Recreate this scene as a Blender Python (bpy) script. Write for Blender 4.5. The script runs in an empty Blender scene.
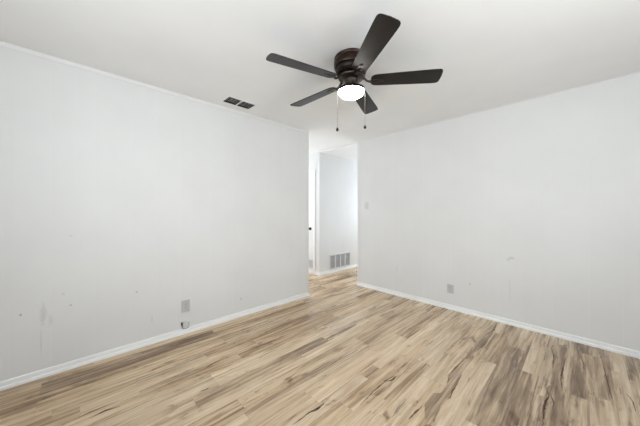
import bpy, bmesh, math, random
from mathutils import Vector, Matrix
random.seed(7)
C = bpy.context.scene.collection
SC = bpy.context.scene
PI = math.pi

# ------------------------------------------------------------ camera
cd = bpy.data.cameras.new('camera'); cam = bpy.data.objects.new('camera', cd); C.objects.link(cam)
cd.sensor_width = 36.0; cd.lens = 254.0/640.0*36.0; cd.clip_start = 0.02
cd.shift_y = -1.0/640.0
cam.location = (0, 0, 1.248); cam.rotation_euler = (math.radians(90), 0, math.radians(45.95))
SC.camera = cam

# ------------------------------------------------------------ world, added area lights, exposure
w = bpy.data.worlds.new('world'); SC.world = w; w.use_nodes = True
bg = w.node_tree.nodes['Background']; bg.inputs[0].default_value = (0.80, 0.90, 1.0, 1); bg.inputs[1].default_value = 1.0
SC.view_settings.view_transform = 'Standard'; SC.view_settings.look = 'None'
SC.view_settings.gamma = 1.0; SC.view_settings.use_curve_mapping = False
SC.view_settings.exposure = 0.10

def added_daylight(name, loc, direction, sx, sy, power, col=(1.0, 0.985, 0.96), spread=180):  # area light added to brighten the rooms, set at an invented window
    ld = bpy.data.lights.new(name, 'AREA'); ld.shape = 'RECTANGLE'; ld.size = sx; ld.size_y = sy
    ld.energy = power; ld.color = col; ld.spread = math.radians(spread)
    o = bpy.data.objects.new(name, ld); C.objects.link(o); o.location = loc
    o.rotation_euler = Vector(direction).to_track_quat('-Z', 'Y').to_euler()
    return o
added_daylight('south_added_daylight', (-0.50, -0.72, 1.50), (0, 1, 0.45), 2.0, 1.15, 27, (0.945, 0.975, 1.0))  # added light behind the camera, tilted up, at an invented window
added_daylight('east_added_daylight', (1.22, 0.95, 1.50), (-1, 0, 0.60), 1.2, 1.15, 34, (0.93, 0.97, 1.0))  # added side light, its window is invented and out of view
added_daylight('corridor_added_daylight', (-5.36, 3.0, 1.45), (1, 0, 0), 0.75, 1.3, 26, (0.94, 0.97, 1.0))  # added to brighten the corridor from its unseen end
added_daylight('hall_added_daylight', (-3.13, 6.66, 1.35), (0, -1, 0), 0.75, 1.3, 42, (0.87, 0.93, 1.0))  # added to brighten the hall, no source known there

# ------------------------------------------------------------ materials
def mat(name):
    m = bpy.data.materials.new(name); m.use_nodes = True
    nt = m.node_tree; return m, nt, nt.nodes['Principled BSDF']
def N(nt, t, **kw):
    n = nt.nodes.new(t)
    for k, v in kw.items(): setattr(n, k, v)
    return n
def noise(nt, vec, scale, detail=2, rough=0.5, dist=0.0):
    n = N(nt, 'ShaderNodeTexNoise'); n.inputs['Scale'].default_value = scale; n.inputs['Detail'].default_value = detail
    n.inputs['Roughness'].default_value = rough; n.inputs['Distortion'].default_value = dist
    if vec is not None: nt.links.new(vec, n.inputs['Vector'])
    return n.outputs['Fac']
def ramp(nt, fac, stops):
    r = N(nt, 'ShaderNodeValToRGB'); e = r.color_ramp.elements
    while len(e) < len(stops): e.new(0.5)
    for k, (p, c) in enumerate(stops):
        e[k].position = p; e[k].color = (c, c, c, 1) if isinstance(c, (int, float)) else (*c, 1)
    nt.links.new(fac, r.inputs[0]); return r.outputs[0]
def mixc(nt, fac, a, b, mode='MIX'):
    m = N(nt, 'ShaderNodeMix', data_type='RGBA', blend_type=mode)
    for sock, v in ((m.inputs[0], fac), (m.inputs[6], a), (m.inputs[7], b)):
        if isinstance(v, (int, float)): sock.default_value = v
        elif isinstance(v, tuple): sock.default_value = (*v, 1)
        else: nt.links.new(v, sock)
    return m.outputs[2]
def math_(nt, op, a, b=0.0, c=None):
    m = N(nt, 'ShaderNodeMath', operation=op)
    for k, v in enumerate((a, b) if c is None else (a, b, c)):
        if isinstance(v, (int, float)): m.inputs[k].default_value = v
        else: nt.links.new(v, m.inputs[k])
    return m.outputs[0]
def bump(nt, b, h, strength, dist=0.002):
    n = N(nt, 'ShaderNodeBump'); n.inputs['Strength'].default_value = strength; n.inputs['Distance'].default_value = dist
    nt.links.new(h, n.inputs['Height']); nt.links.new(n.outputs[0], b.inputs['Normal'])
def texco(nt):
    return N(nt, 'ShaderNodeTexCoord').outputs['Object']

def paint(name, col, rough=0.55, marks=(), tex=0.15, blotch=0.03):
    """painted surface; marks = scuffs (x, y, z, radius_xy, radius_z, colour, strength)"""
    m, nt, b = mat(name)
    tc = texco(nt)
    f = noise(nt, tc, 2.2, 3)
    dark = tuple(c*(1-blotch) for c in col)
    c = mixc(nt, ramp(nt, f, [(0.35, 0.0), (0.65, 1.0)]), dark, col)
    if marks:
        geo = N(nt, 'ShaderNodeNewGeometry').outputs['Position']
        brk = noise(nt, tc, 45, 3, 0.6)
        for (x, y, z, rxy, rz, mc, st) in marks:
            sub = N(nt, 'ShaderNodeVectorMath', operation='SUBTRACT'); nt.links.new(geo, sub.inputs[0]); sub.inputs[1].default_value = (x, y, z)
            dv = N(nt, 'ShaderNodeVectorMath', operation='DIVIDE'); nt.links.new(sub.outputs[0], dv.inputs[0]); dv.inputs[1].default_value = (rxy, rxy, rz)
            ln = N(nt, 'ShaderNodeVectorMath', operation='LENGTH'); nt.links.new(dv.outputs[0], ln.inputs[0])
            d = math_(nt, 'ADD', ln.outputs['Value'], math_(nt, 'MULTIPLY', math_(nt, 'SUBTRACT', brk, 0.5), 1.4))
            k = ramp(nt, d, [(0.45, st), (1.0, 0.0)])
            c = mixc(nt, k, c, mc)
    nt.links.new(c, b.inputs['Base Color'])
    b.inputs['Roughness'].default_value = rough
    bump(nt, b, noise(nt, tc, 160, 3), tex, 0.001)
    return m
def plain(name, col, rough=0.5, metal=0.0, var=0.08, scale=20, emit=None, es=0.0, coat=0.0):
    m, nt, b = mat(name)
    f = noise(nt, texco(nt), scale, 3)
    c = mixc(nt, f, tuple(x*(1-var) for x in col), tuple(min(1, x*(1+var)) for x in col))
    nt.links.new(c, b.inputs['Base Color'])
    b.inputs['Roughness'].default_value = rough; b.inputs['Metallic'].default_value = metal
    b.inputs['Coat Weight'].default_value = coat
    if emit: b.inputs['Emission Color'].default_value = (*emit, 1); b.inputs['Emission Strength'].default_value = es
    return m

GREY = (0.36, 0.34, 0.31)
left_marks = [(-2.84, -0.28, 0.50, 0.008, 0.010, (0.12, 0.11, 0.10), 0.5), (-2.84, -0.02, 0.505, 0.007, 0.007, (0.12, 0.11, 0.10), 0.5),
              (-2.84, -0.064, 0.603, 0.012, 0.008, GREY, 0.4), (-2.84, -0.17, 0.47, 0.022, 0.09, GREY, 0.22),
              (-2.84, -0.13, 0.42, 0.018, 0.05, GREY, 0.15), (-2.84, -0.18, 0.27, 0.006, 0.12, GREY, 0.2),
              (-2.84, 0.413, 0.515, 0.010, 0.012, GREY, 0.5), (-2.84, 1.433, 0.208, 0.012, 0.014, GREY, 0.6),
              (-2.84, -0.02, 1.06, 0.016, 0.008, GREY, 0.2), (-2.84, 0.53, 0.23, 0.005, 0.05, GREY, 0.3)]
right_marks = [(-0.545, 3.47, 0.740, 0.030, 0.018, GREY, 0.30), (-0.575, 3.47, 0.720, 0.020, 0.020, GREY, 0.22),
               (-0.955, 3.47, 0.37, 0.010, 0.016, GREY, 0.45), (-1.93, 3.47, 0.40, 0.006, 0.05, GREY, 0.30),
               (-0.56, 3.47, 0.40, 0.006, 0.16, GREY, 0.15)]
WHITE = (0.805, 0.81, 0.805)
M = {}
M['wall_left'] = paint('white_panelling_left', WHITE, 0.5, left_marks)
M['wall_right'] = paint('white_panelling_right', WHITE, 0.5, right_marks)
M['wall'] = paint('white_wall_paint', WHITE, 0.5)
M['ceiling'] = paint('white_ceiling_paint', (0.885, 0.89, 0.885), 0.8, tex=0.35)
M['trim'] = paint('white_gloss_trim', (0.93, 0.935, 0.93), 0.3, tex=0.03, blotch=0.02)
M['door'] = paint('white_door_paint', (0.86, 0.86, 0.86), 0.35, tex=0.03, blotch=0.02)
M['plate'] = plain('grey_white_plastic', (0.55, 0.55, 0.54), 0.4)
M['slot'] = plain('dark_slot', (0.05, 0.05, 0.05), 0.6)
M['cable'] = plain('dark_cable', (0.08, 0.075, 0.07), 0.5)
M['jackbox'] = plain('off_white_plastic', (0.70, 0.70, 0.68), 0.4)
M['grille'] = plain('white_painted_steel', (0.76, 0.77, 0.77), 0.4)
M['grille_fin'] = plain('grey_steel_fins', (0.55, 0.56, 0.57), 0.45)
M['duct'] = plain('dark_duct', (0.03, 0.03, 0.03), 0.8)
M['vent_fin'] = plain('dusty_grey_louver', (0.45, 0.45, 0.44), 0.6)
M['bronze'] = plain('oil_rubbed_bronze', (0.034, 0.019, 0.013), 0.30, 0.75, var=0.35, scale=14)
M['bronze_dark'] = plain('dark_bronze', (0.016, 0.011, 0.009), 0.35, 0.6, var=0.2)
M['antique'] = plain('antique_bronze_highlight', (0.072, 0.058, 0.050), 0.28, 0.85, var=0.3, scale=60)
M['chain'] = plain('bronze_bead_chain', (0.22, 0.20, 0.18), 0.35, 0.8)
M['fob'] = plain('black_wood_fob', (0.012, 0.011, 0.010), 0.35)
M['knob'] = plain('black_knob', (0.012, 0.012, 0.012), 0.3, 0.4)
M['bowl'] = plain('frosted_glass_bowl', (0.9, 0.9, 0.88), 0.35, emit=(1.0, 0.97, 0.92), es=30.0)
def blade_mat():
    m, nt, b = mat('black_walnut_blade')
    mp = N(nt, 'ShaderNodeMapping'); mp.inputs['Scale'].default_value = (3, 60, 60); nt.links.new(texco(nt), mp.inputs[0])
    f = noise(nt, mp.outputs[0], 1.5, 5, 0.6, 0.4)
    nt.links.new(mixc(nt, ramp(nt, f, [(0.3, 0.0), (0.7, 1.0)]), (0.004, 0.0035, 0.003), (0.012, 0.010, 0.009)), b.inputs['Base Color'])
    b.inputs['Roughness'].default_value = 0.36; b.inputs['Specular IOR Level'].default_value = 0.36
    return m
M['blade'] = blade_mat()
def glass_mat():
    m, nt, b = mat('added_window_glass')
    b.inputs['Base Color'].default_value = (0.95, 0.98, 1, 1); b.inputs['Roughness'].default_value = 0.02
    b.inputs['Transmission Weight'].default_value = 1.0; b.inputs['IOR'].default_value = 1.02
    return m
M['glass'] = glass_mat()

def floor_mat():
    m, nt, b = mat('vinyl_plank_floor')
    tc = texco(nt)
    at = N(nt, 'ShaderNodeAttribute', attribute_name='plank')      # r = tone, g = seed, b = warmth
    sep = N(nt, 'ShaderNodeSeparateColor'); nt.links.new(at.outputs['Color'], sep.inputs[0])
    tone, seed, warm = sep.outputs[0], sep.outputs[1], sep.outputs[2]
    off = N(nt, 'ShaderNodeCombineXYZ')
    nt.links.new(math_(nt, 'MULTIPLY', seed, 37.0), off.inputs[0]); nt.links.new(math_(nt, 'MULTIPLY', seed, 91.0), off.inputs[1])
    nt.links.new(math_(nt, 'MULTIPLY', seed, 13.0), off.inputs[2])
    add = N(nt, 'ShaderNodeVectorMath', operation='ADD'); nt.links.new(tc, add.inputs[0]); nt.links.new(off.outputs[0], add.inputs[1])
    def mapped(sx, sy):
        mp = N(nt, 'ShaderNodeMapping'); mp.inputs['Scale'].default_value = (sx, sy, 1); nt.links.new(add.outputs[0], mp.inputs[0]); return mp.outputs[0]
    broad = noise(nt, mapped(15, 1.0), 1.0, 4, 0.55, 0.7)           # heartwood flow
    mid = noise(nt, mapped(42, 1.7), 1.0, 4, 0.6, 0.45)              # streaks
    fine = noise(nt, mapped(150, 5), 1.0, 3, 0.6)                   # pores
    knot = noise(nt, mapped(7, 3.0), 1.0, 3, 0.6, 1.6)
    # value of the wood 0..1
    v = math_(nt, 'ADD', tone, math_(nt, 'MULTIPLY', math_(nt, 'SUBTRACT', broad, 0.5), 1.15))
    v = math_(nt, 'ADD', v, math_(nt, 'MULTIPLY', math_(nt, 'SUBTRACT', mid, 0.5), 0.78))
    v = math_(nt, 'ADD', v, math_(nt, 'MULTIPLY', math_(nt, 'SUBTRACT', fine, 0.5), 0.45))
    v = math_(nt, 'SUBTRACT', v, ramp(nt, knot, [(0.60, 0.0), (0.78, 0.42)]))
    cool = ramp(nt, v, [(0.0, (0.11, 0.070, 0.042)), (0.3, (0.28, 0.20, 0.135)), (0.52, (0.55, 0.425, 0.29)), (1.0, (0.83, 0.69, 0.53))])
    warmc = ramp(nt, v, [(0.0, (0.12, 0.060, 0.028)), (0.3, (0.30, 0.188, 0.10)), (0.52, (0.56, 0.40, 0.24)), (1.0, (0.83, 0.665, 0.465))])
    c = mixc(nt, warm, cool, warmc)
    # thin dark mineral lines that wander along the grain
    ln = noise(nt, mapped(11, 0.9), 1.0, 3, 0.55, 1.2)
    gate = noise(nt, mapped(5, 1.1), 1.0, 2)
    line = math_(nt, 'MULTIPLY', ramp(nt, math_(nt, 'ABSOLUTE', math_(nt, 'SUBTRACT', ln, 0.52)), [(0.0, 1.0), (0.012, 0.0)]), ramp(nt, gate, [(0.55, 0.0), (0.66, 0.75)]))
    c = mixc(nt, line, c, (0.065, 0.042, 0.027))
    # seams from the plank-local coordinates (metres from the edge)
    uv = N(nt, 'ShaderNodeUVMap', uv_map='edge'); su = N(nt, 'ShaderNodeSeparateXYZ'); nt.links.new(uv.outputs[0], su.inputs[0])
    e = math_(nt, 'MINIMUM', su.outputs[0], su.outputs[1])
    seam = ramp(nt, math_(nt, 'MULTIPLY', e, 100.0), [(0.0, 0.55), (0.22, 0.0)])
    c = mixc(nt, seam, c, (0.07, 0.05, 0.035))
    nt.links.new(c, b.inputs['Base Color'])
    nt.links.new(ramp(nt, mid, [(0.3, 0.22), (0.7, 0.32)]), b.inputs['Roughness'])
    b.inputs['Specular IOR Level'].default_value = 0.5
    bump(nt, b, fine, 0.12, 0.001)
    return m
M['floor'] = floor_mat()
def vein_mat():
    m, nt, b = mat('dark_wood_vein')
    f = noise(nt, texco(nt), 40, 3)
    nt.links.new(mixc(nt, ramp(nt, f, [(0.35, 0.0), (0.65, 1.0)]), (0.035, 0.019, 0.010), (0.13, 0.078, 0.043)), b.inputs['Base Color'])
    b.inputs['Roughness'].default_value = 0.7; b.inputs['Specular IOR Level'].default_value = 0.2
    return m
M['vein'] = vein_mat()

# ------------------------------------------------------------ mesh helpers
def obj(name, bm, m, parent=None, smooth=False):
    bmesh.ops.recalc_face_normals(bm, faces=bm.faces)
    me = bpy.data.meshes.new(name); bm.to_mesh(me); bm.free()
    me.materials.append(m)
    if smooth:
        for p in me.polygons: p.use_smooth = True
    o = bpy.data.objects.new(name, me); C.objects.link(o)
    if parent: o.parent = parent
    return o
def sharp(o, ang=35):
    me = o.data; bm = bmesh.new(); bm.from_mesh(me)
    for e in bm.edges:
        if len(e.link_faces) == 2 and e.calc_face_angle(0) > math.radians(ang): e.smooth = False
    for f in bm.faces: f.smooth = True
    bm.to_mesh(me); bm.free(); return o
def add_box(bm, x0, x1, y0, y1, z0, z1, bev=0.0, mx=None):
    g = bmesh.ops.create_cube(bm, size=1.0); vs = g['verts']
    for v in vs:
        v.co = Vector(((x0+x1)/2 + v.co.x*(x1-x0), (y0+y1)/2 + v.co.y*(y1-y0), (z0+z1)/2 + v.co.z*(z1-z0)))
    if bev:
        es = list({e for v in vs for e in v.link_edges})
        r = bmesh.ops.bevel(bm, geom=es, offset=bev, segments=2, affect='EDGES', profile=0.5)
        vs = list({v for f in r['faces'] for v in f.verts} | {v for v in vs if v.is_valid})
    if mx is not None:
        for v in vs:
            if v.is_valid: v.co = mx @ v.co
    return bm
def box(name, x0, x1, y0, y1, z0, z1, m, parent=None, bev=0.0):
    bm = bmesh.new(); add_box(bm, x0, x1, y0, y1, z0, z1, bev); return obj(name, bm, m, parent)
def add_lathe(bm, prof, seg=48, cx=0, cy=0):
    rings = []
    for r, z in prof:
        if r < 1e-6: rings.append([bm.verts.new((cx, cy, z))])
        else: rings.append([bm.verts.new((cx+r*math.cos(2*PI*k/seg), cy+r*math.sin(2*PI*k/seg), z)) for k in range(seg)])
    for a, b in zip(rings, rings[1:]):
        for k in range(seg):
            k2 = (k+1) % seg
            if len(a) == 1 and len(b) == 1: continue
            if len(a) == 1: bm.faces.new((a[0], b[k], b[k2]))
            elif len(b) == 1: bm.faces.new((a[k], b[0], a[k2]))
            else: bm.faces.new((a[k], b[k], b[k2], a[k2]))
def add_tube(bm, pts, r, seg=8, rads=None):
    pts = [Vector(p) for p in pts]; rings = []
    for i, p in enumerate(pts):
        t = (pts[min(i+1, len(pts)-1)] - pts[max(i-1, 0)]).normalized()
        ref = Vector((0, 0, 1)) if abs(t.z) < 0.9 else Vector((1, 0, 0))
        u = t.cross(ref).normalized(); v = t.cross(u)
        rr = rads[i] if rads else r
        rings.append([bm.verts.new(p + u*rr*math.cos(2*PI*k/seg) + v*rr*math.sin(2*PI*k/seg)) for k in range(seg)])
    for a, b in zip(rings, rings[1:]):
        for k in range(seg): bm.faces.new((a[k], b[k], b[(k+1) % seg], a[(k+1) % seg]))
    bm.faces.new(rings[0]); bm.faces.new(rings[-1])
def add_prism(bm, pts, z0, z1, mx=None):
    """extrude an xy outline from z0 to z1"""
    lo = [bm.verts.new((x, y, z0)) for x, y in pts]; hi = [bm.verts.new((x, y, z1)) for x, y in pts]
    if mx is not None:
        for v in lo+hi: v.co = mx @ v.co
    n = len(pts); bm.faces.new(lo); bm.faces.new(hi[::-1])
    for k in range(n): bm.faces.new((lo[k], lo[(k+1) % n], hi[(k+1) % n], hi[k]))
def struct(o): o['kind'] = 'structure'; return o
def thing(name, label, cat, loc=(0, 0, 0), rotz=0, group=None):
    o = bpy.data.objects.new(name, None); o.empty_display_size = 0.05; C.objects.link(o)
    o.location = loc; o.rotation_euler = (0, 0, rotz); o['label'] = label; o['category'] = cat
    if group: o['group'] = group
    return o

# ------------------------------------------------------------ room dimensions
XL, YR, H = -2.84, 3.47, 2.44       # left wall face, right wall face, ceiling
YE = 2.505                            # where the left wall ends
XR = -2.66                           # where the right wall starts
XG = -3.60                           # hall wall with the grille
XE, YS = 1.25, -0.75                 # walls behind the camera
XW, YN = -5.40, 6.70                 # ends of corridor and hall
T = 0.12

# ------------------------------------------------------------ floor
CRACKS=[
(9,[(-2.122,-0.052),(-2.135,0.071),(-2.129,0.218)]),
(14,[(-2.071,0.069),(-2.084,0.139),(-2.067,0.212)]),
(9,[(-2.109,0.215),(-2.103,0.274),(-2.098,0.320)]),
(9,[(-2.081,0.644),(-2.096,0.746),(-2.130,0.897),(-2.131,0.997)]),
(12,[(-1.849,0.627),(-1.843,0.663),(-1.844,0.689)]),
(9,[(-1.915,1.119),(-1.941,1.237),(-1.957,1.380)]),
(9,[(-1.425,1.439),(-1.433,1.617),(-1.421,1.753),(-1.420,1.887)]),
(10,[(-1.182,0.920),(-1.181,1.051),(-1.173,1.125),(-1.180,1.236)]),
(14,[(-1.185,1.047),(-1.167,1.087),(-1.165,1.168)]),
(10,[(-1.000,1.327),(-1.008,1.465),(-1.014,1.654),(-1.003,1.727),(-1.003,1.841)]),
(14,[(-1.011,1.648),(-0.985,1.683),(-0.984,1.762)]),
(14,[(-0.727,1.448),(-0.722,1.536),(-0.719,1.610)]),
(7,[(-0.588,2.065),(-0.595,2.149)]),
(6,[(-0.686,2.600),(-0.705,2.237),(-0.714,2.074),(-0.683,1.951)]),
(9,[(-0.634,2.032),(-0.629,1.882),(-0.617,1.818),(-0.637,1.805)]),
(10,[(-0.098,3.064),(-0.106,2.851),(-0.115,2.619),(-0.097,2.446)]),
(8,[(-0.203,3.193),(-0.168,2.939),(-0.167,2.741)]),
(10,[(-0.184,2.412),(-0.159,2.313),(-0.172,2.202),(-0.162,1.963)]),
(8,[(-0.164,2.378),(-0.131,2.261),(-0.131,2.156)]),
(7,[(0.113,3.177),(0.121,2.948),(0.133,2.684),(0.136,2.491)]),
(10,[(0.163,2.716),(0.213,2.715),(0.233,2.638),(0.230,2.523)]),
(7,[(-0.019,3.203),(0.009,2.970),(0.006,2.786)]),
(10,[(-0.674,3.452),(-0.651,3.180),(-0.695,2.932)]),
(9,[(-0.641,2.907),(-0.646,2.727),(-0.667,2.569)]),
(7,[(-1.024,3.435),(-1.051,3.286),(-1.061,3.161)]),
(7,[(-1.009,2.564),(-1.008,2.451),(-1.010,2.351)]),
(6,[(-0.815,2.600),(-0.813,2.783)]),
(6,[(-0.428,3.001),(-0.428,2.773)]),
(8,[(-1.963,1.947),(-1.986,2.058),(-1.975,2.140)]),
(7,[(-1.419,1.936),(-1.420,2.074),(-1.419,2.237)]),
(7,[(-2.503,1.015),(-2.512,1.105),(-2.538,1.207)]),
(9,[(-2.443,1.417),(-2.455,1.517),(-2.460,1.747)]),
(7,[(-2.069,1.239),(-2.081,1.348),(-2.080,1.411)]),
(7,[(-1.962,1.193),(-1.971,1.317),(-1.967,1.441)]),
]
HEART=[
(0.62,[(-0.692,2.594),(-0.714,2.074),(-0.684,1.950),(-0.680,1.817),(-0.716,1.779),(-0.712,1.636),(-0.639,1.481),(-0.616,1.544),(-0.636,1.762),(-0.619,1.816),(-0.643,2.083),(-0.653,2.346),(-0.654,2.680)]),
(0.62,[(-0.205,3.223),(-0.161,2.894),(-0.159,2.574),(-0.176,2.365),(-0.179,2.165),(-0.168,1.957),(-0.061,2.067),(-0.060,2.318),(-0.097,2.446),(-0.103,2.854),(-0.098,3.333)]),
(0.72,[(-0.016,3.234),(0.009,2.970),(0.006,2.786),(0.036,2.549),(0.081,2.528),(0.121,2.948),(0.111,3.226)]),
(0.66,[(-0.673,3.467),(-0.651,3.180),(-0.637,2.886),(-0.654,2.519),(-0.696,2.361),(-0.713,2.344),(-0.709,2.615),(-0.705,2.977),(-0.706,3.282)]),
(0.7,[(-2.319,2.028),(-2.247,2.024),(-2.273,2.500),(-2.337,2.532)]),
(0.68,[(-1.762,1.773),(-1.708,1.776),(-1.736,2.248),(-1.781,2.256)]),
(0.75,[(-1.782,2.450),(-1.713,2.447),(-1.719,2.977),(-1.779,2.962)]),
(0.8,[(-2.448,1.330),(-2.396,1.323),(-2.419,1.745),(-2.485,1.752)]),
(0.72,[(-2.293,0.316),(-2.247,0.321),(-2.236,0.819),(-2.318,0.817)]),
(0.78,[(-2.150,0.323),(-2.174,0.501),(-2.174,0.701),(-2.188,0.779),(-2.123,0.616),(-2.126,0.431),(-2.093,0.325)]),
(0.72,[(-1.772,0.378),(-1.802,0.569),(-1.711,0.569),(-1.720,0.447)]),
(0.8,[(-1.614,0.891),(-1.614,1.095),(-1.577,1.087),(-1.571,0.896)]),
(0.8,[(-0.931,1.332),(-0.922,1.491),(-0.904,1.485),(-0.901,1.330)]),
]

def build_floor():
    bm = bmesh.new(); col = bm.loops.layers.float_color.new('plank'); uvl = bm.loops.layers.uv.new('edge')
    x0, x1, y0, y1 = XW-0.12, XE+0.12, YS-0.12, YN+0.12
    known = [-2.74, -2.568, -2.49, -2.325, -2.240, -2.13, -1.985, -1.811, -1.708, -1.60, -1.46, -1.358, -1.198, -1.114, -0.999, -0.86, -0.715, -0.60,
             -0.49, -0.335, -0.23, -0.055, 0.03, 0.155, 0.24, 0.40]
    joints = {-2.74: [(-0.17, .43), (1.04, .50), (2.3, .55)], -2.568: [(-.55, .56), (1.6, .58)], -2.325: [(-.1, .62), (0.815, .38), (2.03, .60), (2.95, .38)],
              -1.811: [(-.65, .5), (0.57, .38), (1.775, .62), (2.955, .42)], -1.708: [(.2, .55), (1.415, .62), (2.63, .5)], -1.358: [(-.06, .55), (1.15, .64), (2.36, .46)],
              -1.198: [(.55, .6), (1.58, .5), (1.75, .78)], -1.114: [(.05, .55), (1.256, .60), (2.47, .62)]}
    xs = known[:]
    rnd = random.Random(11)
    x = known[0]
    while x > x0: x -= rnd.choice([0.10, 0.115, 0.16, 0.17]); xs.insert(0, max(x, x0))
    x = known[-1]
    while x < x1: x += rnd.choice([0.10, 0.115, 0.16, 0.17]); xs.append(min(x, x1))
    def quad(a, b, c, d, tone, seed, warm):
        vs = [bm.verts.new((a, c, 0)), bm.verts.new((b, c, 0)), bm.verts.new((b, d, 0)), bm.verts.new((a, d, 0))]
        f = bm.faces.new(vs)
        # edge distance: a clipped ramp near the low edges of the board, via small border faces is not needed
        for lp, (u, v) in zip(f.loops, ((0, 0), (b-a, 0), (b-a, d-c), (0, d-c))):
            lp[col] = (tone, seed, warm, 1); lp[uvl].uv = (u, v)
    for k in range(len(xs)-1):
        a, b = xs[k], xs[k+1]
        js = joints.get(a)
        if js:
            ys = [(y0, rnd.uniform(.45, .7))] + js
            y = js[-1][0] + 1.22
        else:
            y = y0 + rnd.uniform(0.1, 1.2); ys = [(y0, rnd.uniform(.45, .7))]
        while y < y1: ys.append((y, rnd.choice([.42, .5, .55, .58, .62, .66, .70]))); y += 1.22
        for i, (ya, tone) in enumerate(ys):
            yb = ys[i+1][0] if i+1 < len(ys) else y1
            wm = rnd.uniform(0.2, 0.8)
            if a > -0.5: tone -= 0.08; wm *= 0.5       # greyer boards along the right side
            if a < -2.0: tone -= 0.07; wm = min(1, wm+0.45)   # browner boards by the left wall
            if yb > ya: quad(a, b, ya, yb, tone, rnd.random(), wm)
    # printed figure of the planks: darker heartwood flows and dark veins, a skin on the boards
    for hi_, (tone, P) in enumerate(HEART):
        cx = sum(p[0] for p in P)/len(P); vs = []
        n = len(P)
        pts = []
        for i in range(n):
            p, q = Vector(P[i]), Vector(P[(i+1) % n]); L = (q-p).length; m = max(1, int(L/0.05))
            for s in range(m):
                t = s/m; r = p.lerp(q, t); pts.append((r.x + rnd.uniform(-.006, .006), r.y + rnd.uniform(-.01, .01)))
        vs = [bm.verts.new((px, py, 0.0001+0.00002*hi_)) for px, py in pts]
        f = bm.faces.new(vs); sd = rnd.random()
        for lp in f.loops: lp[col] = (tone-0.27, sd, 0.3, 1); lp[uvl].uv = (0.05, 0.05)
    bmesh.ops.triangulate(bm, faces=[f for f in bm.faces if len(f.verts) > 4])
    for wmm, P in CRACKS:
        pts = [Vector((*p, 0.0004)) for p in P]; fine = []
        for i in range(len(pts)-1):
            m = max(2, int((pts[i+1]-pts[i]).length/0.025))
            for s in range(m): fine.append(pts[i].lerp(pts[i+1], s/m))
        fine.append(pts[-1]); n = len(fine); L = []; R = []
        for i, p in enumerate(fine):
            t = i/(n-1); wd = wmm*0.00056*(math.sin(PI*min(max(t, .04), .96))**0.6)*rnd.uniform(.35, 1.15); j = rnd.uniform(-.0025, .0025)
            L.append(bm.verts.new((p.x-wd+j, p.y, 0.0004))); R.append(bm.verts.new((p.x+wd+j, p.y, 0.0004)))
        for i in range(n-1):
            f = bm.faces.new((L[i], R[i], R[i+1], L[i+1])); f.material_index = 1
    me = bpy.data.meshes.new('floor')
    for f in bm.faces:
        f.normal_update()
        if f.normal.z < 0: f.normal_flip()
    # subfloor slab
    idx0 = len(bm.faces)
    add_box(bm, x0, x1, y0, y1, -0.10, -0.002)
    bm.to_mesh(me); bm.free(); me.materials.append(M['floor']); me.materials.append(M['vein'])
    o = bpy.data.objects.new('floor', me); C.objects.link(o); return struct(o)
build_floor()

# ------------------------------------------------------------ ceiling (opening left for the register's duct)
VX0, VX1, VY0, VY1 = -2.695, -2.530, 1.145, 1.450
def slab_with_hole(name, x0, x1, y0, y1, z0, z1, hx0, hx1, hy0, hy1, m):
    bm = bmesh.new()
    add_box(bm, x0, hx0, y0, y1, z0, z1); add_box(bm, hx1, x1, y0, y1, z0, z1)
    add_box(bm, hx0, hx1, y0, hy0, z0, z1); add_box(bm, hx0, hx1, hy1, y1, z0, z1)
    return obj(name, bm, m)
bm = bmesh.new()
add_box(bm, XW-T, VX0, YS-T, YR, H, H+0.1); add_box(bm, VX1, XE+T, YS-T, YR, H, H+0.1)
add_box(bm, VX0, VX1, YS-T, VY0, H, H+0.1); add_box(bm, VX0, VX1, VY1, YR, H, H+0.1)
add_box(bm, XW-T, XE+T, YR, YR+T, H, H+0.1)
add_box(bm, XG, XR, YR, YR+T, H-0.02, H); add_box(bm, XG-T, XR+T, YR+T, YN+T, H-0.02, H+0.1)
struct(obj('ceiling', bm, M['ceiling']))

# ------------------------------------------------------------ walls
def panel_wall(name, axis, face, back, a0, a1, z0, z1, grooves, m):
    """wall slab running along 'axis' whose room face carries shallow vertical V grooves"""
    s = 1 if back > face else -1
    pts = [(a0, face)]
    for g in sorted(grooves):
        if a0+0.01 < g < a1-0.01: pts += [(g-0.0014, face), (g, face+s*0.0007), (g+0.0014, face)]
    pts += [(a1, face), (a1, back), (a0, back)]
    if axis == 'y': pts = [(b, a) for a, b in pts]
    bm = bmesh.new(); add_prism(bm, pts, z0, z1)
    return struct(obj(name, bm, m))
def groove_set(start, end, phase, rnd):
    out = []; a = phase; pat = [0.102, 0.203, 0.152, 0.102, 0.254, 0.203, 0.204]
    while a > start: a -= 1.22
    while a < end:
        b = a
        for d in pat: out.append(b); b += d
        a += 1.22
    return out
panel_wall('wall_left', 'y', XL, XL-T, YS, YE, 0, H, groove_set(YS, YE, 0.79, random), M['wall_left'])
panel_wall('wall_right', 'x', YR, YR+T, XR, XE, 0, H, groove_set(XR, XE, -0.767, random), M['wall_right'])
def wall_with_added_window(name, axis, p0, p1, a0, a1, w0, w1, wz0, wz1):  # the opening is invented, cut for an added area light
    bm = bmesh.new()
    def b(u0, u1, z0, z1):
        if axis == 'x': add_box(bm, u0, u1, p0, p1, z0, z1)
        else: add_box(bm, p0, p1, u0, u1, z0, z1)
    b(a0, w0, 0, H); b(w1, a1, 0, H); b(w0, w1, 0, wz0); b(w0, w1, wz1, H)
    return struct(obj(name, bm, M['wall']))
wall_with_added_window('wall_south', 'x', YS-T, YS, XL-T, XE+T, -1.55, 0.55, 0.92, 2.08)
wall_with_added_window('wall_east', 'y', XE, XE+T, YS, YR+T, 0.30, 1.60, 0.92, 2.08)
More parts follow.
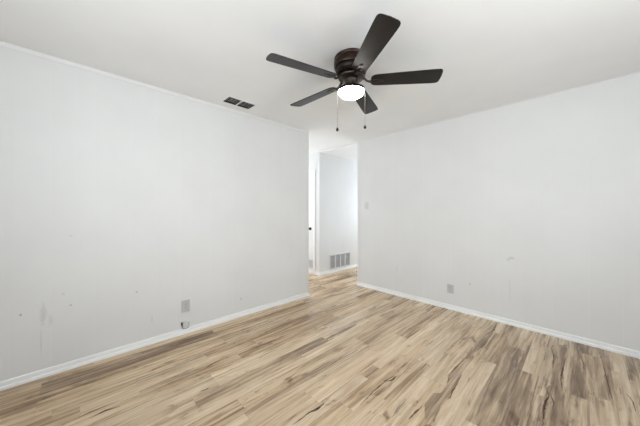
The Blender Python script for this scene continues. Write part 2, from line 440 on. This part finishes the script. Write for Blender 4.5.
wall_with_added_window('wall_corridor_end', 'y', XW-T, XW, YE-T, YR+T, 2.62, 3.38, 0.8, 2.1)
wall_with_added_window('wall_hall_end', 'x', YN, YN+T, XG-T, XR+T, -3.52, -2.74, 0.7, 2.0)
struct(box('wall_corridor_south', XW, XL-T, YE-T, YE, 0, H, M['wall']))
# corridor wall facing the camera, with the closet door opening
DX1 = -3.775; DX0 = DX1-0.76; DH = 2.04
bm = bmesh.new(); add_box(bm, DX1, XG, YR, YR+T, 0, H); add_box(bm, XW, DX0, YR, YR+T, 0, H); add_box(bm, DX0, DX1, YR, YR+T, DH, H)
struct(obj('wall_corridor_north', bm, M['wall']))
struct(box('wall_hall_left', XG-T, XG, YR+T, YN, 0, H-0.02, M['wall']))
struct(box('wall_hall_right', XR, XR+T, YR+T, YN, 0, H-0.02, M['wall']))

def window(name, axis, face, outward, w0, w1, z0, z1):  # unseen window, invented to go with an added area light
    def bb(bm, u0, u1, d0, d1, a, b):
        y0, y1 = sorted((face+outward*d0, face+outward*d1))
        if axis == 'x': add_box(bm, u0, u1, y0, y1, a, b)
        else: add_box(bm, y0, y1, u0, u1, a, b)
    bm = bmesh.new(); t = 0.045
    bb(bm, w0, w0+t, 0.04, 0.10, z0, z1); bb(bm, w1-t, w1, 0.04, 0.10, z0, z1)
    bb(bm, w0+t, w1-t, 0.04, 0.10, z0, z0+t); bb(bm, w0+t, w1-t, 0.04, 0.10, z1-t, z1)
    zm = (z0+z1)/2; bb(bm, w0+t, w1-t, 0.05, 0.09, zm-0.02, zm+0.02)
    o = struct(obj(name, bm, M['trim']))
    bm = bmesh.new(); bb(bm, w0+t, w1-t, 0.066, 0.072, z0+t, z1-t); obj('pane', bm, M['glass'], o)
window('added_window_1', 'x', YS, -1, -1.55, 0.55, 0.92, 2.08)
window('added_window_2', 'y', XE, 1, 0.30, 1.60, 0.92, 2.08)
window('added_window_3', 'y', XW, -1, 2.62, 3.38, 0.8, 2.1)
window('added_window_4', 'x', YN, 1, -3.52, -2.74, 0.7, 2.0)

# ------------------------------------------------------------ door, casing
DJ = 0.004
bm = bmesh.new(); add_box(bm, DX0+DJ, DX1-DJ, YR+0.012, YR+0.047, 0.062, DH-DJ, 0.002)
door = struct(obj('door_1', bm, M['door']))
bm = bmesh.new()
k = bmesh.new(); add_lathe(k, [(0, 0), (0.030, 0), (0.031, 0.004), (0.012, 0.008), (0.011, 0.026), (0.024, 0.034), (0.029, 0.045), (0.026, 0.057), (0.015, 0.062), (0, 0.063)], 28)
bmesh.ops.rotate(k, verts=k.verts, cent=(0, 0, 0), matrix=Matrix.Rotation(PI/2, 3, 'X'))
bmesh.ops.translate(k, verts=k.verts, vec=(DX1-0.105, YR+0.012, 0.905))
kn = obj('door_knob', k, M['knob'], door, True); kn['label'] = 'small black round knob'
bm.free()
# return vent low in the door
bm = bmesh.new(); gx0, gx1, gz0, gz1 = DX1-0.62, DX1-0.015, 0.105, 0.275
fy = YR+0.012
add_box(bm, gx0, gx1, fy-0.006, fy, gz0, gz0+0.014); add_box(bm, gx0, gx1, fy-0.006, fy, gz1-0.014, gz1)
add_box(bm, gx0, gx0+0.014, fy-0.006, fy, gz0, gz1); add_box(bm, gx1-0.014, gx1, fy-0.006, fy, gz0, gz1)
dv = obj('door_vent', bm, M['grille'], door)
bm = bmesh.new()
z = gz0+0.02
while z < gz1-0.02: add_box(bm, gx0+0.014, gx1-0.014, fy-0.005, fy-0.0005, z, z+0.006); z += 0.0115
obj('louvers', bm, M['grille_fin'], dv)
bm = bmesh.new(); cw = 0.055
add_box(bm, DX1, DX1+cw, YR-0.014, YR, 0.0, DH+cw, 0.003); add_box(bm, DX0-cw, DX0, YR-0.014, YR, 0.0, DH+cw, 0.003); add_box(bm, DX0, DX1, YR-0.014, YR, DH, DH+cw, 0.003)
add_box(bm, DX0, DX1, YR-0.004, YR+0.05, 0.0, 0.06)
struct(obj('trim_1', bm, M['trim']))

# ------------------------------------------------------------ baseboards: flat board plus a rounded shoe
def base_profile():
    p = [(0, 0), (0.018, 0)]
    for k in range(5): a = k/4*PI/2; p.append((0.009+0.009*math.cos(a)*1.0, 0.012+0.012*math.sin(a)))
    p += [(0.0075, 0.0245), (0.0075, 0.050)]
    for k in range(1, 4): a = k/3*PI/2; p.append((0.0075*math.cos(a), 0.050+0.008*math.sin(a)))
    return p
def sweep(bm, prof, path, normals):
    """profile (out, z) carried along a 2D path; normals = outward offset at each path point"""
    rings = []
    for (px, py), (nx, ny) in zip(path, normals):
        rings.append([bm.verts.new((px+nx*o, py+ny*o, z)) for o, z in prof])
    n = len(prof)
    for a, b in zip(rings, rings[1:]):
        for k in range(n): bm.faces.new((a[k], b[k], b[(k+1) % n], a[(k+1) % n]))
    bm.faces.new(rings[0]); bm.faces.new(rings[-1][::-1])
def baseboard(name, path, normals, prof=None):
    bm = bmesh.new(); sweep(bm, prof or base_profile(), path, normals); return struct(sharp(obj(name, bm, M['trim']), 40))
baseboard('baseboard_left', [(XL, YS), (XL, YE), (XL-T, YE), (XW, YE)], [(1, 0), (1, 1), (0, 1), (0, 1)])
baseboard('baseboard_right', [(XE, YR), (XR, YR), (XR, YN)], [(0, -1), (-1, -1), (-1, 0)])
baseboard('baseboard_hall', [(DX1+cw, YR), (XG, YR), (XG, YN)], [(0, -1), (1, -1), (1, 0)])
baseboard('baseboard_south', [(XL, YS), (XE, YS), (XE, YR)], [(1, 1), (-1, 1), (-1, -1)])
# cove strip under the ceiling of the left wall, small bead over the right wall, corner beads
cove = [(0, H-0.030)] + [(0.004+0.018*(1-math.cos(k/5*PI/2)), H-0.030+0.030*math.sin(k/5*PI/2)*0.9+0.001*k*0.5) for k in range(6)] + [(0.024, H), (0, H)]
def strip(name, prof, path, normals): bm = bmesh.new(); sweep(bm, prof, path, normals); return struct(sharp(obj(name, bm, M['wall'] if name == 'trim_3' else M['cove']), 40))
M['cove'] = paint('white_satin_cove', (0.84, 0.845, 0.84), 0.5, tex=0.03)
strip('trim_2', [(0, H-0.026), (0.008, H-0.026), (0.012, H-0.018), (0.018, H-0.006), (0.020, H), (0, H)], [(XL, YS), (XL, YE)], [(1, 0), (1, 0)])
strip('trim_3', [(0, H-0.010), (0.006, H-0.010), (0.010, H), (0, H)], [(XR, YR), (XE, YR)], [(0, -1), (0, -1)])
bm = bmesh.new(); add_box(bm, XL, XL+0.006, YE-0.045, YE+0.006, 0.058, H-0.026, 0.002); add_box(bm, XL-0.045, XL, YE, YE+0.006, 0.058, H, 0.001); struct(obj('trim_4', bm, M['wall']))
bm = bmesh.new(); add_box(bm, XR-0.006, XR+0.030, YR-0.006, YR, 0.058, H-0.010, 0.002); add_box(bm, XR-0.006, XR, YR, YR+0.03, 0.058, H-0.020, 0.001); struct(obj('trim_5', bm, M['wall']))

# ------------------------------------------------------------ ceiling fan
FX, FY = -1.2445, 1.539
fan = thing('ceiling_fan', 'dark bronze five-blade ceiling fan with lit frosted bowl light, mounted flush to the ceiling', 'ceiling fan', (FX, FY, H))
bm = bmesh.new()
add_lathe(bm, [(0, 0), (0.120, 0), (0.126, -0.003), (0.1305, -0.009), (0.1305, -0.016), (0.126, -0.020), (0.126, -0.026), (0.1315, -0.030), (0.133, -0.050), (0.132, -0.074), (0.127, -0.082), (0.110, -0.083), (0, -0.083)], 64)
hs = sharp(obj('motor_housing', bm, M['bronze'], fan), 50)
bm = bmesh.new()
add_lathe(bm, [(0, -0.083), (0.118, -0.083), (0.121, -0.090), (0.121, -0.104), (0.116, -0.114), (0.105, -0.126), (0.085, -0.136), (0, -0.136)], 64)
sharp(obj('lower_ring', bm, M['bronze_dark'], hs), 50)
bm = bmesh.new()      # dark air gap ring under the housing
for k in range(20):
    a = 2*PI*k/20
    mx = Matrix.Rotation(a, 4, 'Z')
    add_box(bm, 0.088, 0.110, -0.006, 0.006, -0.1375, -0.130, 0, mx)
obj('cooling_slots', bm, M['bronze_dark'], hs)
bm = bmesh.new()
add_lathe(bm, [(0, -0.136), (0.078, -0.136), (0.086, -0.141), (0.096, -0.146), (0.100, -0.152), (0.098, -0.160), (0.088, -0.165), (0.070, -0.168), (0.066, -0.172), (0, -0.172)], 56)
sharp(obj('flywheel', bm, M['antique'], fan), 50)
bm = bmesh.new()
add_lathe(bm, [(0, -0.172), (0.052, -0.172), (0.054, -0.178), (0.050, -0.186), (0.048, -0.222), (0.054, -0.228), (0.056, -0.234), (0, -0.234)], 48)
sc_ = sharp(obj('switch_housing', bm, M['antique'], fan), 50)

PITCH = math.radians(-12); ZB = -0.183
def make_blade():
    # outline, x = out from the axis
    half = [(0.150, 0.026), (0.156, 0.040), (0.170, 0.051), (0.195, 0.056), (0.30, 0.0605), (0.45, 0.0655), (0.600, 0.0700), (0.636, 0.0695), (0.648, 0.066), (0.656, 0.058), (0.660, 0.046), (0.664, 0.0)]
    pts = [(x, y) for x, y in half] + [(x, -y) for x, y in half[::-1][1:]]
    bm = bmesh.new()
    R = Matrix.Rotation(PITCH, 4, 'X')
    add_prism(bm, pts, -0.003, 0.003, R)
    bmesh.ops.bevel(bm, geom=[e for e in bm.edges if e.calc_length() > 0 and len(e.link_faces) == 2 and e.calc_face_angle(0) > 1.2], offset=0.0012, segments=2, affect='EDGES')
    bl = obj('blade', bm, M['blade'], fan)
    # iron: arm from the flywheel that forks into a plate with an oval window, screwed under the blade
    bm = bmesh.new()
    add_tube(bm, [(0.088, 0, 0.026), (0.104, 0, 0.014), (0.118, 0, 0.000), (0.134, 0, -0.008), (0.150, 0, -0.010)], 0.008, 10, [0.012, 0.0095, 0.008, 0.0085, 0.010])
    def ring(cx, rx, ry, ix, iy, n=28):
        o_ = []
        for z in (-0.0085, -0.0035):
            o_.append([bm.verts.new(R @ Vector((cx+rx*math.cos(2*PI*k/n), ry*math.sin(2*PI*k/n), z))) for k in range(n)])
            o_.append([bm.verts.new(R @ Vector((cx+ix*math.cos(2*PI*k/n), iy*math.sin(2*PI*k/n), z))) for k in range(n)])
        a, b, c, d = o_
        for k in range(n):
            j = (k+1) % n
            bm.faces.new((a[k], b[k], b[j], a[j])); bm.faces.new((c[k], c[j], d[j], d[k]))
            bm.faces.new((a[k], a[j], c[j], c[k])); bm.faces.new((b[k], d[k], d[j], b[j]))
    ring(0.188, 0.046, 0.020, 0.030, 0.008)
    add_prism(bm, [(0.222, -0.012), (0.236, -0.011), (0.243, 0), (0.236, 0.011), (0.222, 0.012), (0.214, 0)], -0.0085, -0.0035, R)
    iron = sharp(obj('blade_iron', bm, M['antique'], bl), 40)
    for sx, sy in ((0.158, 0.0), (0.205, 0.0135), (0.205, -0.0135), (0.231, 0.0)):
        t = bmesh.new(); add_lathe(t, [(0, -0.0115), (0.003, -0.011), (0.0045, -0.0085), (0.0045, -0.006), (0, -0.006)], 12)
        for v in t.verts: v.co = R @ (v.co + Vector((sx, sy, 0)))
        obj('screw', t, M['bronze_dark'], bl, True)
    return bl
PH = 4.447
b0 = make_blade(); b0.location = (0, 0, ZB); b0.rotation_euler = (0, 0, PH)
for k in range(1, 5):
    c = b0.copy(); C.objects.link(c); c.parent = fan; c.rotation_euler = (0, 0, PH-k*2*PI/5)
    for ch in list(b0.children):
        d = ch.copy(); C.objects.link(d); d.parent = c
bm = bmesh.new()
add_lathe(bm, [(0, -0.234), (0.060, -0.234), (0.090, -0.238), (0.103, -0.244), (0.107, -0.252), (0.107, -0.264), (0.104, -0.266), (0.100, -0.262), (0.097, -0.256), (0, -0.256)], 64)
pan = sharp(obj('light_fitter', bm, M['bronze_dark'], fan), 50)
bm = bmesh.new()
prof = [(0.098, -0.2565)] + [(0.0990*math.cos(a), -0.264-0.048*math.sin(a)) for a in [k/12*PI/2 for k in range(12)]] + [(0, -0.312)]
add_lathe(bm, [(0, -0.2565)] + prof, 64)
sb = sharp(obj('glass_bowl', bm, M['bowl'], fan), 60); sb['label'] = 'glowing white frosted glass bowl'
# pull chains, one each side of the bowl as seen from the camera side of the room
rx, ry = math.cos(math.radians(45.95)), math.sin(math.radians(45.95))
for s, zend in ((-1, -0.568), (1, -0.550)):
    px, py = s*rx*0.107, s*ry*0.107
    bm = bmesh.new()
    add_tube(bm, [(px*0.42, py*0.42, -0.214), (px*0.8, py*0.8, -0.226), (px, py, -0.236), (px*1.0, py*1.0, -0.248), (px*1.0, py*1.0, -0.30)], 0.0011, 6)
    z = -0.30
    while z > zend+0.030:
        bmesh.ops.create_icosphere(bm, subdivisions=1, radius=0.0019, matrix=Matrix.Translation((px*1.0, py*1.0, z))); z -= 0.0042
    add_tube(bm, [(px*1.0, py*1.0, -0.30), (px*1.0, py*1.0, zend+0.03)], 0.0007, 5)
    ch = obj('pull_chain', bm, M['chain'], fan)
    bm = bmesh.new(); X, Y = px*1.0, py*1.0
    add_lathe(bm, [(0, zend+0.034), (0.003, zend+0.033), (0.005, zend+0.027), (0.0095, zend+0.019), (0.0105, zend+0.010), (0.008, zend+0.003), (0, zend)], 20, X, Y)
    obj('fob', bm, M['fob'], ch, True)

# ------------------------------------------------------------ ceiling register
vent = thing('ceiling_vent', 'small dark two-section louvered air vent set in the ceiling beside the left wall', 'vent', ((VX0+VX1)/2, (VY0+VY1)/2, H))
hx, hy = (VX1-VX0)/2, (VY1-VY0)/2
bm = bmesh.new(); fr = 0.022; zz0, zz1 = -0.004, 0.0
add_box(bm, -hx-fr, -hx+0.003, -hy-fr, hy+fr, zz0, zz1, 0.001); add_box(bm, hx-0.003, hx+fr, -hy-fr, hy+fr, zz0, zz1, 0.001)
add_box(bm, -hx+0.003, hx-0.003, -hy-fr, -hy+0.003, zz0, zz1, 0.001); add_box(bm, -hx+0.003, hx-0.003, hy-0.003, hy+fr, zz0, zz1, 0.001)
add_box(bm, -hx+0.003, hx-0.003, -0.004, 0.004, zz0, zz1+0.004, 0.001)
obj('frame', bm, M['ceiling'], vent)
for sgn in (-1, 1):
    y0, y1 = (0.005, hy-0.004) if sgn > 0 else (-hy+0.004, -0.005)
    bm = bmesh.new()
    for k in range(9):
        x = -hx+0.020 + k*(2*hx-0.036)/8
        mx = Matrix.Translation((x, 0, 0.012)) @ Matrix.Rotation(math.radians(28), 4, 'Y')
        add_box(bm, -0.0085, 0.0085, y0, y1, -0.0006, 0.0006, 0, mx)
    for q in range(1, 4):
        yy = y0+(y1-y0)*q/4; add_box(bm, -hx+0.006, hx-0.006, yy-0.001, yy+0.001, 0.020, 0.024)
    obj('louvers', bm, M['vent_fin'], vent)
bm = bmesh.new()
for a in ((-hx, -hx+0.001, -hy, hy), (hx-0.001, hx, -hy, hy), (-hx, hx, -hy, -hy+0.001), (-hx, hx, hy-0.001, hy)): add_box(bm, a[0], a[1], a[2], a[3], 0.001, 0.16)
add_box(bm, -hx, hx, -hy, hy, 0.16, 0.162)
obj('duct', bm, M['duct'], vent)

# ------------------------------------------------------------ return-air grille in the hall
gr = thing('return_air_grille', 'white return-air grille low on the hall wall, seen through the doorway', 'vent', (XG, 4.08, 0.215))
L, Hh = 0.335, 0.158; bm = bmesh.new(); b_ = 0.026
add_box(bm, 0, 0.010, -L, L, Hh-b_, Hh, 0.002); add_box(bm, 0, 0.010, -L, L, -Hh, -Hh+b_, 0.002)
add_box(bm, 0, 0.010, -L, -L+b_, -Hh+b_, Hh-b_, 0.002); add_box(bm, 0, 0.010, L-b_, L, -Hh+b_, Hh-b_, 0.002)
inner = L-b_
for k in (1, 2, 3):
    yy = -inner+2*inner*k/4; add_box(bm, 0, 0.009, yy-0.014, yy+0.014, -Hh+b_, Hh-b_, 0.001)
obj('frame', bm, M['grille'], gr)
for k in range(4):
    ya, yb = -inner+2*inner*k/4+0.014*(k > 0), -inner+2*inner*(k+1)/4-0.014*(k < 3)
    bm = bmesh.new(); z = -Hh+b_+0.006
    while z < Hh-b_-0.004:
        mx = Matrix.Translation((0.004, 0, z)) @ Matrix.Rotation(math.radians(-40), 4, 'Y'); add_box(bm, -0.005, 0.005, ya, yb, -0.0006, 0.0006, 0, mx); z += 0.0125
    add_box(bm, 0.0, 0.0008, ya, yb, -Hh+b_, Hh-b_)
    obj('louvers', bm, M['grille_fin'], gr)

# ------------------------------------------------------------ outlets, switch, phone jack  (local: +Z up, room side = -Y, then turned)
def plate(bm, w_, h_, d=0.005): add_box(bm, -w_/2, w_/2, -d, 0, -h_/2, h_/2, 0.0018)
def outlet(label, loc, rotz, w_=0.075, h_=0.118):
    t = thing('wall_outlet', label, 'outlet', loc, rotz)
    bm = bmesh.new(); plate(bm, w_, h_); obj('cover_plate', bm, M['plate'], t)
    for s in (-1, 1):
        bm = bmesh.new()
        pts = [(0.0165*math.cos(a), 0.0140*math.sin(a)) for a in [2*PI*k/20 for k in range(20)]]
        add_prism(bm, pts, 0.0, 0.0022, Matrix.Translation((0, -0.005, s*0.0195)) @ Matrix.Rotation(PI/2, 4, 'X'))
        r = obj('receptacle', bm, M['plate'], t)
        bm = bmesh.new()
        for sx in (-0.006, 0.006): add_box(bm, sx-0.001, sx+0.001, -0.0076, -0.0071, s*0.0195-0.001, s*0.0195+0.007)
        add_box(bm, -0.002, 0.002, -0.0076, -0.0071, s*0.0195-0.008, s*0.0195-0.004)
        obj('slots', bm, M['slot'], r)
    bm = bmesh.new(); add_lathe(bm, [(0, 0.0014), (0.0022, 0.001), (0.003, 0), (0, 0)], 12)
    bmesh.ops.rotate(bm, verts=bm.verts, cent=(0, 0, 0), matrix=Matrix.Rotation(PI/2, 3, 'X')); bmesh.ops.translate(bm, verts=bm.verts, vec=(0, -0.005, 0))
    obj('screw', bm, M['slot'], t, True)
    return t
# left wall faces +X: local -Y -> world +X, rotate by +90 degrees
outlet('pale grey outlet low on the left wall, above the small jack', (XL, 0.823, 0.282), PI/2, 0.078, 0.120)
outlet('pale grey outlet low on the right wall', (-1.179, YR, 0.263), 0, 0.078, 0.112)
t = thing('light_switch', 'pale light switch on the right wall beside the doorway', 'light switch', (-2.475, YR, 1.353))
bm = bmesh.new(); plate(bm, 0.078, 0.118); sp = obj('switch_plate', bm, M['jackbox'], t)
bm = bmesh.new(); add_box(bm, -0.005, 0.005, -0.016, -0.005, -0.004, 0.012, 0.0015); obj('toggle', bm, M['plate'], t)
for s in (-1, 1):
    bm = bmesh.new(); add_box(bm, -0.0022, 0.0022, -0.0062, -0.005, s*0.030-0.0022, s*0.030+0.0022, 0.0006); obj('screw', bm, M['slot'], t)
j = thing('phone_jack', 'small white jack box with a short dark cable above the left baseboard', 'phone jack', (XL, 0.822, 0.098), PI/2)
bm = bmesh.new(); add_box(bm, -0.028, 0.036, -0.020, 0, -0.030, 0.030, 0.003); obj('jack_box', bm, M['jackbox'], j)
bm = bmesh.new(); add_box(bm, 0.020, 0.033, -0.0215, -0.0195, -0.012, 0.020); obj('socket', bm, M['plate'], j)
bm = bmesh.new()
add_tube(bm, [(-0.036, -0.006, 0.024), (-0.036, -0.010, 0.0), (-0.035, -0.013, -0.022), (-0.026, -0.024, -0.036), (-0.005, -0.026, -0.038), (0.016, -0.026, -0.034), (0.030, -0.024, -0.026)], 0.0024, 8)
add_box(bm, -0.042, -0.030, -0.014, 0, -0.008, 0.026, 0.002)
obj('cable', bm, M['cable'], j, True)
